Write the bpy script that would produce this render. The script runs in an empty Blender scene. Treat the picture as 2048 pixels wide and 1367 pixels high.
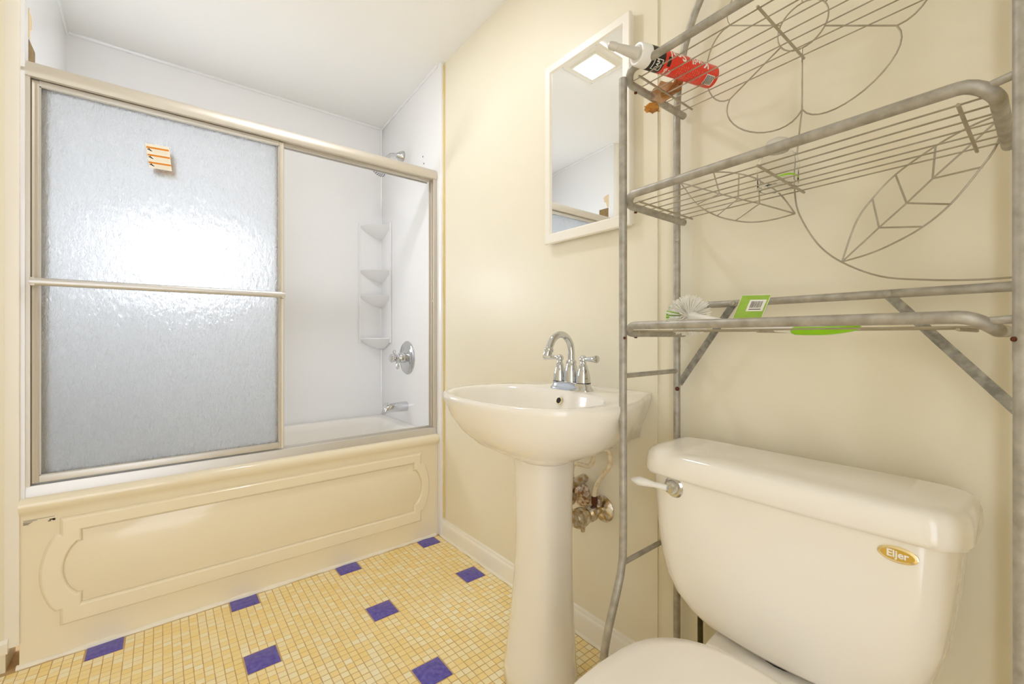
import bpy, bmesh, math, random
from mathutils import Vector, Matrix
random.seed(4)
scene = bpy.context.scene
C = scene.collection

# ------------------------------------------------------------------ camera
cam_d = bpy.data.cameras.new('camera'); cam = bpy.data.objects.new('camera', cam_d); C.objects.link(cam)
cam.location = (0, 0, 1.03); cam.rotation_euler = (math.pi/2, 0, -math.radians(38.83))
cam_d.sensor_width = 36; cam_d.lens = 36*871/2048; cam_d.shift_y = -10.5/2048
cam_d.clip_start = 0.01
scene.camera = cam
# ------------------------------------------------------------------ world and exposure
world = bpy.data.worlds.new('world'); scene.world = world; world.use_nodes = True
bg = world.node_tree.nodes['Background']; bg.inputs[0].default_value = (0.9, 0.95, 1.06, 1); bg.inputs[1].default_value = 3.5  # uniform world; its light enters through the added rear doorway as fill
LAMP = 97.0        # emission of the ceiling lamp lens
PANE = 17.0         # emission of the day-lit obscured window pane
scene.view_settings.view_transform = 'Standard'; scene.view_settings.look = 'None'
scene.view_settings.exposure = 0.0; scene.view_settings.gamma = 1.0
scene.view_settings.use_curve_mapping = False
cy = scene.cycles
cy.max_bounces = 12; cy.diffuse_bounces = 7; cy.glossy_bounces = 5; cy.transmission_bounces = 10; cy.adaptive_threshold = 0.02; cy.transparent_max_bounces = 12
cy.sample_clamp_indirect = 6

# ------------------------------------------------------------------ key dimensions (metres, camera at x=0 y=0)
T = 2.015          # tub front plane
XR = 1.145         # right wall
XJ = 1.151         # right wall behind the toilet (set back a little)
YJ = 0.735         # where that step is
XA = 1.125         # right end wall of the tub alcove
YB = 2.76          # back wall of the alcove
XL = -0.345        # left end of the alcove
CEIL = 2.455
XW = -0.95; YW = -0.6

# ------------------------------------------------------------------ helpers
def srgb(r, g, b):
    f = lambda c: (c/255/12.92 if c/255 <= 0.04045 else ((c/255+0.055)/1.055)**2.4)
    return (f(r), f(g), f(b), 1)

def catmull(pts, n=6, closed=False):
    P = [Vector(p) for p in pts]; out = []; m = len(P)
    rng = range(m) if closed else range(m-1)
    for i in rng:
        if closed: p0, p1, p2, p3 = P[i-1], P[i], P[(i+1) % m], P[(i+2) % m]
        else: p0, p1, p2, p3 = P[max(i-1, 0)], P[i], P[i+1], P[min(i+2, m-1)]
        for k in range(n):
            t = k/n
            out.append(0.5*((2*p1)+(p2-p0)*t+(2*p0-5*p1+4*p2-p3)*t*t+(3*p1-p0-3*p2+p3)*t**3))
    if not closed: out.append(P[-1])
    return out

def box(bm, x0, x1, y0, y1, z0, z1, bev=0.0, seg=2):
    m = Matrix.Translation(((x0+x1)/2, (y0+y1)/2, (z0+z1)/2)) @ Matrix.Diagonal((x1-x0, y1-y0, z1-z0, 1))
    r = bmesh.ops.create_cube(bm, size=1, matrix=m)
    if bev > 0:
        es = list({e for v in r['verts'] for e in v.link_edges})
        bmesh.ops.bevel(bm, geom=es, offset=bev, segments=seg, affect='EDGES', profile=0.6)
    return bm

def loft(bm, rings, cap0=True, cap1=True, closed=True):
    V = [[bm.verts.new(p) for p in r] for r in rings]
    n = len(rings[0])
    for a, b in zip(V, V[1:]):
        for i in range(n if closed else n-1):
            j = (i+1) % n
            try: bm.faces.new((a[i], a[j], b[j], b[i]))
            except ValueError: pass
    if cap0: bm.faces.new(list(reversed(V[0])))
    if cap1: bm.faces.new(V[-1])
    return bm

def tube(bm, pts, r, seg=10, closed=False, flat=1.0):
    P = [Vector(p) for p in pts]; m = len(P)
    R = r if isinstance(r, (list, tuple)) else [r]*m
    tang = []
    for i in range(m):
        a = P[i-1] if (i > 0 or closed) else P[i]
        b = P[(i+1) % m] if (i < m-1 or closed) else P[i]
        tang.append((b-a).normalized())
    t = tang[0]; up = Vector((0, 0, 1)) if abs(t.z) < 0.9 else Vector((1, 0, 0))
    nrm = (up - t*up.dot(t)).normalized(); rings = []
    for i in range(m):
        t = tang[i]; nrm = (nrm - t*nrm.dot(t)).normalized(); bn = t.cross(nrm)
        rings.append([P[i] + R[i]*(math.cos(2*math.pi*k/seg)*nrm + flat*math.sin(2*math.pi*k/seg)*bn) for k in range(seg)])
    if closed:
        rings.append(rings[0]); V = [[bm.verts.new(p) for p in q] for q in rings[:-1]]; V.append(V[0])
        for a, b in zip(V, V[1:]):
            for i in range(seg):
                bm.faces.new((a[i], a[(i+1) % seg], b[(i+1) % seg], b[i]))
        return bm
    return loft(bm, rings)

def lathe(bm, prof, org, axis=(0, 0, 1), seg=24):
    ax = Vector(axis).normalized(); up = Vector((0, 0, 1)) if abs(ax.z) < 0.9 else Vector((1, 0, 0))
    u = (up - ax*up.dot(ax)).normalized(); w = ax.cross(u); o = Vector(org); rings = []
    for r, h in prof:
        r = max(r, 1e-4)
        rings.append([o + ax*h + r*(math.cos(2*math.pi*k/seg)*u + math.sin(2*math.pi*k/seg)*w) for k in range(seg)])
    return loft(bm, rings)

def prism(bm, pts, axis, a, b):
    """polygon extruded between two values of one axis; pts are the other two coordinates in order"""
    def mk(p, v):
        return (v, p[0], p[1]) if axis == 'x' else ((p[0], v, p[1]) if axis == 'y' else (p[0], p[1], v))
    return loft(bm, [[mk(p, a) for p in pts], [mk(p, b) for p in pts]])

def nb(): return bmesh.new()

def wpos(o):
    v = Vector((0, 0, 0))
    while o is not None:
        v += o.location; o = o.parent
    return v

def obj(name, bm, mat, parent=None, smooth=True, ang=40, mods=None):
    if bm.faces: bmesh.ops.recalc_face_normals(bm, faces=bm.faces[:])
    if parent is not None:
        off = wpos(parent)
        for v in bm.verts: v.co -= off
    me = bpy.data.meshes.new(name); bm.to_mesh(me); bm.free()
    o = bpy.data.objects.new(name, me); C.objects.link(o)
    me.materials.append(mat)
    if smooth:
        me.shade_smooth(); me.set_sharp_from_angle(angle=math.radians(ang))
    if parent is not None: o.parent = parent
    return o

def thing(name, label, cat, loc, group=None):
    o = bpy.data.objects.new(name, None); C.objects.link(o); o.location = loc
    o.empty_display_size = 0.05
    o['label'] = label; o['category'] = cat
    if group: o['group'] = group
    return o

def struct(o, label, cat):
    o['kind'] = 'structure'; o['label'] = label; o['category'] = cat
    return o

def text_bm(s, size, ext=0.0, bold=0.0):
    cu = bpy.data.curves.new('t', 'FONT'); cu.body = s; cu.size = size; cu.extrude = ext; cu.offset = bold
    cu.align_x = 'CENTER'; cu.align_y = 'CENTER'; cu.resolution_u = 3
    o = bpy.data.objects.new('t', cu); C.objects.link(o)
    dg = bpy.context.evaluated_depsgraph_get(); me = bpy.data.meshes.new_from_object(o.evaluated_get(dg))
    bm = bmesh.new(); bm.from_mesh(me)
    bpy.data.objects.remove(o); bpy.data.curves.remove(cu); bpy.data.meshes.remove(me)
    return bm

# ------------------------------------------------------------------ materials
def mat(name, col, rough=0.5, metal=0.0, bump=0.0, bscale=40, stretch=(1, 1, 1), var=None, vscale=6, vmix=0.5, coat=0.0, spec=0.5, trans=0.0, ior=1.45, detail=4, rvar=0.0):
    m = bpy.data.materials.new(name); m.use_nodes = True
    nt = m.node_tree; p = nt.nodes['Principled BSDF']
    p.inputs['Base Color'].default_value = col; p.inputs['Roughness'].default_value = rough
    p.inputs['Metallic'].default_value = metal; p.inputs['Coat Weight'].default_value = coat
    p.inputs['Coat Roughness'].default_value = 0.05
    p.inputs['Specular IOR Level'].default_value = spec
    p.inputs['Transmission Weight'].default_value = trans; p.inputs['IOR'].default_value = ior
    if var or bump or rvar:
        tc = nt.nodes.new('ShaderNodeTexCoord'); mp = nt.nodes.new('ShaderNodeMapping')
        nt.links.new(tc.outputs['Object'], mp.inputs[0]); mp.inputs['Scale'].default_value = stretch
    if var:
        n = nt.nodes.new('ShaderNodeTexNoise'); n.inputs['Scale'].default_value = vscale; n.inputs['Detail'].default_value = detail
        nt.links.new(mp.outputs[0], n.inputs['Vector'])
        rp = nt.nodes.new('ShaderNodeValToRGB'); rp.color_ramp.elements[0].position = 0.5-vmix/2; rp.color_ramp.elements[1].position = 0.5+vmix/2
        rp.color_ramp.elements[0].color = col; rp.color_ramp.elements[1].color = var
        nt.links.new(n.outputs['Fac'], rp.inputs[0]); nt.links.new(rp.outputs[0], p.inputs['Base Color'])
        if rvar:
            mr = nt.nodes.new('ShaderNodeMapRange'); mr.inputs['To Min'].default_value = rough; mr.inputs['To Max'].default_value = rough+rvar
            nt.links.new(n.outputs['Fac'], mr.inputs['Value']); nt.links.new(mr.outputs[0], p.inputs['Roughness'])
    if bump:
        n = nt.nodes.new('ShaderNodeTexNoise'); n.inputs['Scale'].default_value = bscale; n.inputs['Detail'].default_value = 3
        nt.links.new(mp.outputs[0], n.inputs['Vector'])
        b = nt.nodes.new('ShaderNodeBump'); b.inputs['Strength'].default_value = bump; b.inputs['Distance'].default_value = 0.004
        nt.links.new(n.outputs['Fac'], b.inputs['Height']); nt.links.new(b.outputs[0], p.inputs['Normal'])
    return m

def emit(name, col, s):
    m = bpy.data.materials.new(name); m.use_nodes = True; nt = m.node_tree
    e = nt.nodes.new('ShaderNodeEmission'); e.inputs[0].default_value = col; e.inputs[1].default_value = s
    nt.links.new(e.outputs[0], nt.nodes['Material Output'].inputs['Surface']); return m

M = {}
M['wall'] = mat('cream_paint', srgb(240, 232, 211), 0.38, bump=0.05, bscale=30, var=srgb(237, 230, 207), vscale=3)
M['ceil'] = mat('ceiling_paint', srgb(246, 245, 242), 0.6, bump=0.04, bscale=25)
M['surround'] = mat('white_surround', srgb(244, 244, 245), 0.22, bump=0.01, bscale=12, coat=0.2)
M['white_paint'] = mat('white_paint', srgb(245, 240, 228), 0.35, bump=0.04, bscale=40)
M['tub'] = mat('biscuit_enamel', srgb(243, 232, 206), 0.2, coat=0.4)
M['tub_in'] = mat('white_enamel', srgb(240, 236, 228), 0.16, coat=0.4)
M['porc'] = mat('bone_porcelain', srgb(246, 241, 231), 0.12, coat=0.5)
M['seat'] = mat('seat_plastic', srgb(246, 240, 229), 0.24, coat=0.3)
M['chrome'] = mat('chrome', (0.66, 0.67, 0.69, 1), 0.06, 1.0)
M['chrome_old'] = mat('pitted_chrome', (0.72, 0.71, 0.68, 1), 0.22, 0.9, var=(0.5, 0.36, 0.18, 1), vscale=60, vmix=0.2, bump=0.3, bscale=120)
M['rusty'] = mat('peeling_flange', (0.8, 0.7, 0.54, 1), 0.5, 0.3, var=(0.35, 0.17, 0.07, 1), vscale=90, vmix=0.2, bump=0.4, bscale=120)
M['satin'] = mat('satin_aluminium', (0.69, 0.64, 0.555, 1), 0.5, 0.6, bump=0.02, bscale=30, stretch=(1, 20, 20))
M['alu'] = mat('bright_aluminium', (0.72, 0.7, 0.67, 1), 0.46, 0.8)
M['rubber'] = mat('dark_gap', (0.05, 0.05, 0.045, 1), 0.7)
M['galv'] = mat('galvanised_tube', srgb(190, 186, 176), 0.4, 0.5, var=srgb(160, 154, 141), vscale=45, vmix=0.4, bump=0.1, bscale=160, rvar=0.2)
M['wire'] = mat('galvanised_wire', srgb(186, 178, 158), 0.4, 0.5, var=srgb(164, 154, 132), vscale=30, vmix=0.4)
M['strap'] = mat('zinc_strap', srgb(170, 168, 160), 0.42, 0.7, var=srgb(128, 126, 120), vscale=70, vmix=0.3)
M['rust'] = mat('rusted_screw', srgb(120, 62, 30), 0.6, 0.3, var=srgb(60, 34, 22), vscale=200)
M['plastic_white'] = mat('white_plastic', srgb(240, 238, 232), 0.35)
M['clear'] = mat('clear_plastic', (0.97, 0.97, 0.97, 1), 0.04, trans=1.0, ior=1.06)
M['nozzle'] = mat('milky_plastic', srgb(238, 234, 224), 0.3, trans=0.35)
M['green'] = mat('lime_plastic', srgb(150, 214, 24), 0.35)
M['green_card'] = mat('lime_card', srgb(166, 204, 84), 0.4, var=srgb(150, 190, 66), vscale=40)
M['red'] = mat('red_label', srgb(238, 66, 48), 0.32)
M['black'] = mat('black_print', srgb(44, 40, 38), 0.4)
M['ink'] = mat('ink_print', srgb(70, 60, 48), 0.6)
M['white_print'] = mat('white_print', srgb(246, 244, 238), 0.4)
M['pale_red'] = mat('pale_red_print', srgb(246, 150, 132), 0.4)
M['paper'] = mat('label_paper', srgb(248, 242, 226), 0.6)
M['orange'] = mat('orange_print', srgb(226, 138, 22), 0.5)
M['gold'] = mat('gold_badge', (0.72, 0.5, 0.12, 1), 0.3, 1.0)
M['gold_rim'] = mat('pale_gold_rim', (0.92, 0.78, 0.48, 1), 0.15, 1.0)
M['leaf'] = mat('dry_brown_leaf', srgb(230, 178, 92), 0.6, var=srgb(206, 164, 112), vscale=30, vmix=0.3, bump=0.3, bscale=60)
M['leaf2'] = mat('pale_dry_leaf', srgb(232, 214, 182), 0.6, var=srgb(206, 164, 110), vscale=40, vmix=0.3)
M['caulk'] = mat('white_caulk', srgb(244, 238, 222), 0.45, bump=0.4, bscale=60)
M['caulk_y'] = mat('yellowed_caulk', srgb(226, 204, 130), 0.5, bump=0.4, bscale=70)
M['mirror'] = mat('mirror_glass', (0.93, 0.94, 0.93, 1), 0.01, 1.0)
M['tubehose'] = mat('painted_supply_tube', srgb(242, 232, 206), 0.35, var=srgb(224, 200, 158), vscale=50, vmix=0.3)
M['brown'] = mat('bare_brown_patch', srgb(158, 132, 82), 0.7, var=srgb(128, 104, 66), vscale=60)
M['tan'] = mat('exposed_board', srgb(228, 206, 168), 0.7); M['fine'] = mat('grey_fine_print', srgb(222, 210, 186), 0.6)
M['dark'] = mat('dark_hole', (0.03, 0.025, 0.02, 1), 0.8)
M['pipe'] = mat('dark_pipe', srgb(92, 84, 48), 0.6, 0.2, var=srgb(60, 54, 34), vscale=80)
M['wood'] = mat('door_paint', srgb(236, 228, 206), 0.4)
M['lamp'] = emit('lamp_lens', (0.96, 0.98, 1.06, 1), LAMP)
M['pane'] = emit('daylit_pane', (0.88, 0.94, 1.03, 1), PANE)

# rain glass
g = mat('rain_glass', (1.0, 1.0, 1.0, 1), 0.1, trans=1.0, ior=1.14); M['rain'] = g
nt = g.node_tree; p = nt.nodes['Principled BSDF']
tc = nt.nodes.new('ShaderNodeTexCoord'); mp = nt.nodes.new('ShaderNodeMapping'); mp.inputs['Scale'].default_value = (1, 1, 0.36)
nt.links.new(tc.outputs['Object'], mp.inputs[0])
n1 = nt.nodes.new('ShaderNodeTexNoise'); n1.inputs['Scale'].default_value = 125; n1.inputs['Detail'].default_value = 3; n1.inputs['Distortion'].default_value = 0.8
nt.links.new(mp.outputs[0], n1.inputs['Vector'])
bp = nt.nodes.new('ShaderNodeBump'); bp.inputs['Strength'].default_value = 1.0; bp.inputs['Distance'].default_value = 0.018
nt.links.new(n1.outputs['Fac'], bp.inputs['Height']); nt.links.new(bp.outputs[0], p.inputs['Normal'])
tr = nt.nodes.new('ShaderNodeBsdfTranslucent'); tr.inputs[0].default_value = (0.98, 0.99, 1.0, 1); nt.links.new(bp.outputs[0], tr.inputs['Normal'])
mx = nt.nodes.new('ShaderNodeMixShader'); mx.inputs[0].default_value = 0.3
nt.links.new(p.outputs[0], mx.inputs[1]); nt.links.new(tr.outputs[0], mx.inputs[2]); nt.links.new(mx.outputs[0], nt.nodes['Material Output'].inputs['Surface'])

# mosaic tiles: each cell its own tint, grout between is geometry
PX, PY = 0.0248, 0.0243
GX0, GY0 = 0.5985, 1.537            # corner of one accent-tile block
mt = mat('mosaic_tile', srgb(230, 196, 120), 0.3, spec=0.4, bump=0.05, bscale=60); M['tile'] = mt
nt = mt.node_tree; p = nt.nodes['Principled BSDF']
ge = nt.nodes.new('ShaderNodeNewGeometry'); sub = nt.nodes.new('ShaderNodeVectorMath'); sub.operation = 'SUBTRACT'; sub.inputs[1].default_value = (GX0, GY0, 0)
dv = nt.nodes.new('ShaderNodeVectorMath'); dv.operation = 'DIVIDE'; dv.inputs[1].default_value = (PX, PY, 1)
fl = nt.nodes.new('ShaderNodeVectorMath'); fl.operation = 'FLOOR'; ml = nt.nodes.new('ShaderNodeVectorMath'); ml.operation = 'MULTIPLY'; ml.inputs[1].default_value = (1, 1, 0)
wn = nt.nodes.new('ShaderNodeTexWhiteNoise'); rp = nt.nodes.new('ShaderNodeValToRGB')
nt.links.new(ge.outputs['Position'], sub.inputs[0]); nt.links.new(sub.outputs[0], dv.inputs[0]); nt.links.new(dv.outputs[0], fl.inputs[0]); nt.links.new(fl.outputs[0], ml.inputs[0])
nt.links.new(ml.outputs[0], wn.inputs['Vector']); nt.links.new(wn.outputs['Value'], rp.inputs[0])
cr = rp.color_ramp; cr.elements[0].color = srgb(245, 219, 146); cr.elements[1].color = srgb(250, 240, 206)
e = cr.elements.new(0.55); e.color = srgb(248, 229, 172)
nt.links.new(rp.outputs[0], p.inputs['Base Color'])
M['blue'] = mat('blue_tile', srgb(76, 66, 160), 0.3, var=srgb(112, 102, 186), vscale=70, vmix=0.4, bump=0.1, bscale=100, detail=6)
M['grout'] = mat('brown_grout', srgb(214, 182, 132), 0.85, bump=0.3, bscale=120, var=srgb(194, 160, 112), vscale=20)
M['bristle'] = mat('white_bristle', srgb(246, 244, 236), 0.5)

# ================================================================== SETTING
def wall_box(name, x0, x1, y0, y1, z0, z1, m, label, cat='wall'):
    o = obj(name, box(nb(), x0, x1, y0, y1, z0, z1), m, smooth=False); return struct(o, label, cat)

fl_o = wall_box('floor', XW, XJ+0.05, YW, YB+0.1, -0.08, -0.0012, M['grout'], 'yellow mosaic tile floor with scattered square blue tiles', 'floor')
cp = [(p.x, p.y) for p in catmull([(YW-0.1, 2.468, 0), (1.0, 2.468, 0), (1.6, 2.46, 0), (T, 2.447, 0), (2.4, 2.418, 0), (YB+0.05, 2.386, 0)], 6)]
bm = prism(nb(), cp+[(YB+0.05, 2.52), (YW-0.1, 2.52)], 'x', XW-0.1, XJ+0.1)
struct(obj('ceiling', bm, M['ceil'], ang=20), 'plain white bathroom ceiling dipping slightly over the tub', 'ceiling')
# right wall, stepped
wall_box('wall_right', XR, XR+0.12, YJ, YB+0.1, 0, CEIL+0.05, M['wall'], 'glossy cream wall behind the sink and mirror', 'wall')
wall_box('wall_right_toilet', XJ, XR+0.12, YW-0.1, YJ, 0, CEIL+0.05, M['wall'], 'cream wall behind the toilet and metal rack', 'wall')
wr = obj('alcove_panel_right', box(nb(), XA, XR+0.002, T-0.03, YB+0.005, 0.0, CEIL-0.003, 0.004), M['surround'])
struct(wr, 'white shower wall panel holding the shower fittings', 'wall panel')
# back wall of alcove with window opening
WX0, WX1, WZ0, WZ1 = -0.125, 0.345, 1.19, 1.62
bm = nb()
for (a, b, c, d) in ((XL-0.3, WX0, 0, CEIL), (WX1, XR+0.1, 0, CEIL), (WX0, WX1, 0, WZ0), (WX0, WX1, WZ1, CEIL)):
    box(bm, a, b, YB, YB+0.1, c, d)
struct(obj('wall_back', bm, M['surround'], smooth=False), 'white shower surround wall behind the tub with a small window', 'wall')
wl = wall_box('wall_left_alcove', XL-0.06, XL+0.012, T+0.002, YB+0.01, 0.2, CEIL-0.003, M['surround'], 'white shower end wall at the left of the tub', 'wall')
obj('bare_patch', box(nb(), XL+0.0115, XL+0.0135, 2.065, 2.15, 1.85, 1.985), M['brown'], wl, smooth=False)['label'] = 'bare brown patch above the door rail'
bm = prism(nb(), [(2.062, 1.99), (2.075, 1.99), (2.085, 2.025), (2.108, 2.04), (2.1, 2.052), (2.112, 2.06), (2.1, 2.075), (2.062, 2.085)], 'x', XL+0.0115, XL+0.0135)
obj('torn_patch', bm, M['tan'], wl, smooth=False)['label'] = 'torn tan patch in the white panel'
# left of the tub: return wall facing the room
wall_box('wall_left_return', XW-0.1, XL-0.028, T, T+0.12, 0.0, CEIL+0.05, M['wall'], 'cream wall return to the left of the bathtub', 'wall')
o = obj('trim_1', box(nb(), XL-0.03, XL+0.003, T-0.012, T+0.05, 0.075, CEIL-0.002, 0.004), M['white_paint']); struct(o, 'narrow white upright trim strip at the left end of the tub', 'trim')
bm = box(nb(), XW, XL-0.028, T-0.012, T+0.004, 0.105, CEIL-0.003, 0.002)
struct(obj('panel_left', bm, M['wall']), 'tall cream board left of the bathtub', 'panel')
bm = prism(nb(), [(T+0.004, 0.065), (T-0.02, 0.065), (T-0.024, 0.075), (T-0.024, 0.098), (T-0.014, 0.106), (T+0.004, 0.106)], 'x', XW, XL-0.02)
struct(obj('baseboard_left', bm, M['white_paint']), 'cream ledge moulding low at the left edge, open gap below', 'baseboard')
wall_box('wall_left', XW-0.1, XW, YW-0.1, T+0.1, 0, CEIL+0.05, M['wall'], 'cream side wall left of the camera', 'wall')
# unseen rear wall; its doorway is added to let world light in as fill
DX0, DX1, DZ = -0.82, 0.05, 2.05
bm = nb()
box(bm, XW-0.1, DX0, YW-0.1, YW, 0, CEIL+0.05); box(bm, DX1, XJ+0.1, YW-0.1, YW, 0, CEIL+0.05); box(bm, DX0, DX1, YW-0.1, YW, DZ, CEIL+0.05)
struct(obj('wall_rear', bm, M['wall'], smooth=False), 'cream wall behind the camera with a doorway added for fill light', 'wall')
bm = nb()
for a, b in ((DX0-0.07, DX0+0.012), (DX1-0.012, DX1+0.07)): box(bm, a, b, YW-0.005, YW+0.015, 0, DZ+0.07, 0.003)
box(bm, DX0-0.07, DX1+0.07, YW-0.005, YW+0.016, DZ-0.012, DZ+0.07, 0.003)
struct(obj('added_door_1', bm, M['white_paint']), 'white door casing around the unseen doorway added for fill light', 'door frame')

# baseboards
def baseboard(name, x, y0, y1, label):
    pr = [(x+0.002, 0), (x-0.015, 0), (x-0.015, 0.062), (x-0.012, 0.07), (x-0.009, 0.073), (x-0.007, 0.082), (x+0.002, 0.084)]
    bm = loft(nb(), [[(q[0], y0, q[1]) for q in pr], [(q[0], y1, q[1]) for q in pr]])
    struct(obj(name, bm, M['white_paint'], ang=30), label, 'baseboard')
baseboard('baseboard_right', XR, YJ, T-0.02, 'white baseboard under the sink wall')
baseboard('baseboard_toilet', XJ, YW, YJ, 'white baseboard behind the toilet')
# rounded corner bead of the wall step, yellow caulk bead, cove trims
pts = [(XR-0.002+random.uniform(-.0012, .0012), T-0.033, 0.09+i*0.047) for i in range(51)]
bm = tube(nb(), pts, [0.0048+random.uniform(-.0012, .0012) for _ in pts], 8)
struct(obj('trim_3', bm, M['caulk_y']), 'yellowed caulk bead down the corner beside the shower panel', 'caulk')
def strip(name, pts, r, label, m='white_paint'):
    struct(obj(name, tube(nb(), pts, r, 8), M[m]), label, 'trim')
zc = 2.386
strip('trim_4', [(XL+0.012, YB-0.003, zc), (XA, YB-0.003, zc)], 0.009, 'white cove strip along the top of the back shower wall', 'surround')
strip('trim_5', [(XA-0.003, T, 2.445), (XA-0.003, YB, zc-0.002)], 0.008, 'white cove strip above the shower fittings wall', 'surround')
strip('trim_6', [(XL+0.014, T, 2.445), (XL+0.014, YB, zc-0.002)], 0.008, 'white cove strip above the left shower wall', 'surround')
strip('trim_7', [(XA-0.003, YB-0.003, 0.53), (XA-0.003, YB-0.003, zc)], 0.006, 'white caulked upright corner of the shower', 'surround')
pts = [(XL-0.005+i*0.0365, T-0.004+random.uniform(-.002, .001), 0.002) for i in range(41)]
bm = tube(nb(), pts, [0.0085+random.uniform(-.002, .003) for _ in pts], 8)
struct(obj('trim_8', bm, M['caulk']), 'lumpy white caulk line between bathtub and floor', 'caulk')
pts = [(XR-0.017+random.uniform(-.002, .001), T-0.02-i*0.04, 0.0) for i in range(32)]
bm = tube(nb(), pts, [0.0065+random.uniform(-.002, .003) for _ in pts], 8)
struct(obj('trim_9', bm, M['caulk']), 'lumpy white caulk line under the baseboard', 'caulk')

# window in the alcove
bm = nb(); fr = 0.035
box(bm, WX0, WX0+fr, YB+0.01, YB+0.06, WZ0, WZ1, 0.003); box(bm, WX1-fr, WX1, YB+0.01, YB+0.06, WZ0, WZ1, 0.003)
box(bm, WX0, WX1, YB+0.01, YB+0.06, WZ0, WZ0+fr, 0.003); box(bm, WX0, WX1, YB+0.01, YB+0.06, WZ1-fr, WZ1, 0.003)
win = obj('window_1', bm, M['white_paint']); struct(win, 'small bright window behind the textured shower glass', 'window')
obj('window_pane', box(nb(), WX0+fr-0.004, WX1-fr+0.004, YB+0.03, YB+0.036, WZ0+fr-0.004, WZ1-fr+0.004), M['pane'], win, smooth=False)

# ------------------------------------------------------------------ floor tiles
fb = nb(); H = 0.0
tw, td = PX-0.0023, PY-0.0023
def tile_bm(bm, cx, cy, w, d, ch=0.0008):
    a = [(cx-w/2, cy-d/2), (cx+w/2, cy-d/2), (cx+w/2, cy+d/2), (cx-w/2, cy+d/2)]
    b = [(cx-w/2+ch, cy-d/2+ch), (cx+w/2-ch, cy-d/2+ch), (cx+w/2-ch, cy+d/2-ch), (cx-w/2+ch, cy+d/2-ch)]
    loft(bm, [[(x, y, -0.0025) for x, y in a], [(x, y, -0.0006) for x, y in a], [(x, y, 0.0) for x, y in b]], cap0=False)
proto = nb(); tile_bm(proto, 0, 0, tw, td)
pm = bpy.data.meshes.new('mosaic_tile'); proto.to_mesh(pm); proto.free(); pm.materials.append(M['tile'])
s_, c_ = math.sin(math.radians(38.83)), math.cos(math.radians(38.83))
def pix(x, y, z):
    d = s_*x + c_*y
    if d < 0.05: return None
    return (1024+871*(c_*x-s_*y)/d, 673-871*(z-1.03)/d, d)
blue = set(); cells = []; near = []
for i in range(-64, 24):
    for j in range(-90, 21):
        if (i % 16) < 4 and (j % 16) < 4:
            blue.add((i-i % 16, j-j % 16)); continue
        cx, cyy = GX0+(i+.5)*PX, GY0+(j+.5)*PY
        if cx < XW+0.02 or cx > XR-0.025 or cyy > T-0.012 or cyy < YW+0.02: continue
        if cyy > 1.0:
            q = pix(cx, cyy, 0)
            if q and 4 < q[0] < 1012 and 0 < q[1] < 1362: near.append((q[2], cx, cyy)); continue
        cells.append((cx, cyy))
near.sort()
cells += [(x, y) for _, x, y in near[300:]]
for _, x, y in near[:300]:
    o = bpy.data.objects.new('mosaic_tile', pm); C.objects.link(o); o.parent = fl_o
    o.location = (x+random.uniform(-.0004, .0004), y+random.uniform(-.0004, .0004), random.uniform(-.0003, .0002))
    o.rotation_euler.z = random.uniform(-.012, .012)
for x, y in cells: tile_bm(fb, x+random.uniform(-.0004, .0004), y+random.uniform(-.0004, .0004), tw, td)
o = obj('mosaic_tile_field', fb, M['tile'], fl_o, smooth=False); o['kind'] = 'stuff'
for (i, j) in sorted(blue):
    x, y = GX0+(i+2)*PX, GY0+(j+2)*PY
    if x < XW+0.06 or x > XR-0.06 or y < YW+0.06 or y > T+0.03: continue
    y1 = min(y+0.0455, T-0.004)
    o = obj('blue_tile', box(nb(), x-0.0455, x+0.0455, y-0.0455, y1, -0.004, 0.0008, 0.0012), M['blue'], fl_o)
    o['label'] = 'square mottled blue floor tile'

# ================================================================== BATHTUB
tub = thing('bathtub', 'biscuit coloured bathtub with scalloped panel on its front apron', 'bathtub', (0.39, T, 0))
X0, X1 = XL+0.001, XA-0.001
pr = [(T+0.045, 0.0), (T-0.003, 0.0), (T-0.001, 0.03), (T, 0.06), (T, 0.462), (T-0.003, 0.474), (T-0.012, 0.481), (T-0.0185, 0.492), (T-0.02, 0.503), (T-0.017, 0.514), (T-0.009, 0.521), (T+0.004, 0.524), (T+0.045, 0.524)]
bm = loft(nb(), [[(X0, a, b) for a, b in pr], [(X1, a, b) for a, b in pr]])
obj('apron', bm, M['tub'], tub, ang=50)
def plaque(x0, x1, z0, z1, bulge, st, step, n=14):
    pts = []
    def end(xc, sgn, up):
        zs = z0+st; ze = z1-st; L = []
        for k in range(n+1):
            t = k/n; z = zs+(ze-zs)*t; L.append((xc+sgn*(step+(bulge-step)*math.sin(math.pi*t)**0.72), z))
        return L if up else L[::-1]
    pts += [(x0, z0), (x1, z0), (x1, z0+st)]; pts += end(x1, 1, True); pts += [(x1, z1-st), (x1, z1), (x0, z1), (x0, z1-st)]; pts += end(x0, -1, False); pts += [(x0, z0+st)]
    return pts
def inset(P, d):
    out = []; n = len(P)
    for i in range(n):
        a, b, c = Vector(P[i-1]), Vector(P[i]), Vector(P[(i+1) % n])
        e1 = (b-a).normalized(); e2 = (c-b).normalized(); n1 = Vector((-e1.y, e1.x)); n2 = Vector((-e2.y, e2.x))
        m = (n1+n2); m = m.normalized()/max(0.5, m.normalized().dot(n1)); out.append(tuple(b+m*d))
    return out
outer = plaque(-0.257, 1.028, 0.095, 0.445, 0.047, 0.05, 0.01); inner = plaque(-0.2045, 0.985, 0.155, 0.395, 0.043, 0.036, 0.01)
Y = lambda P, y: [(a, y, b) for a, b in P]
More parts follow.
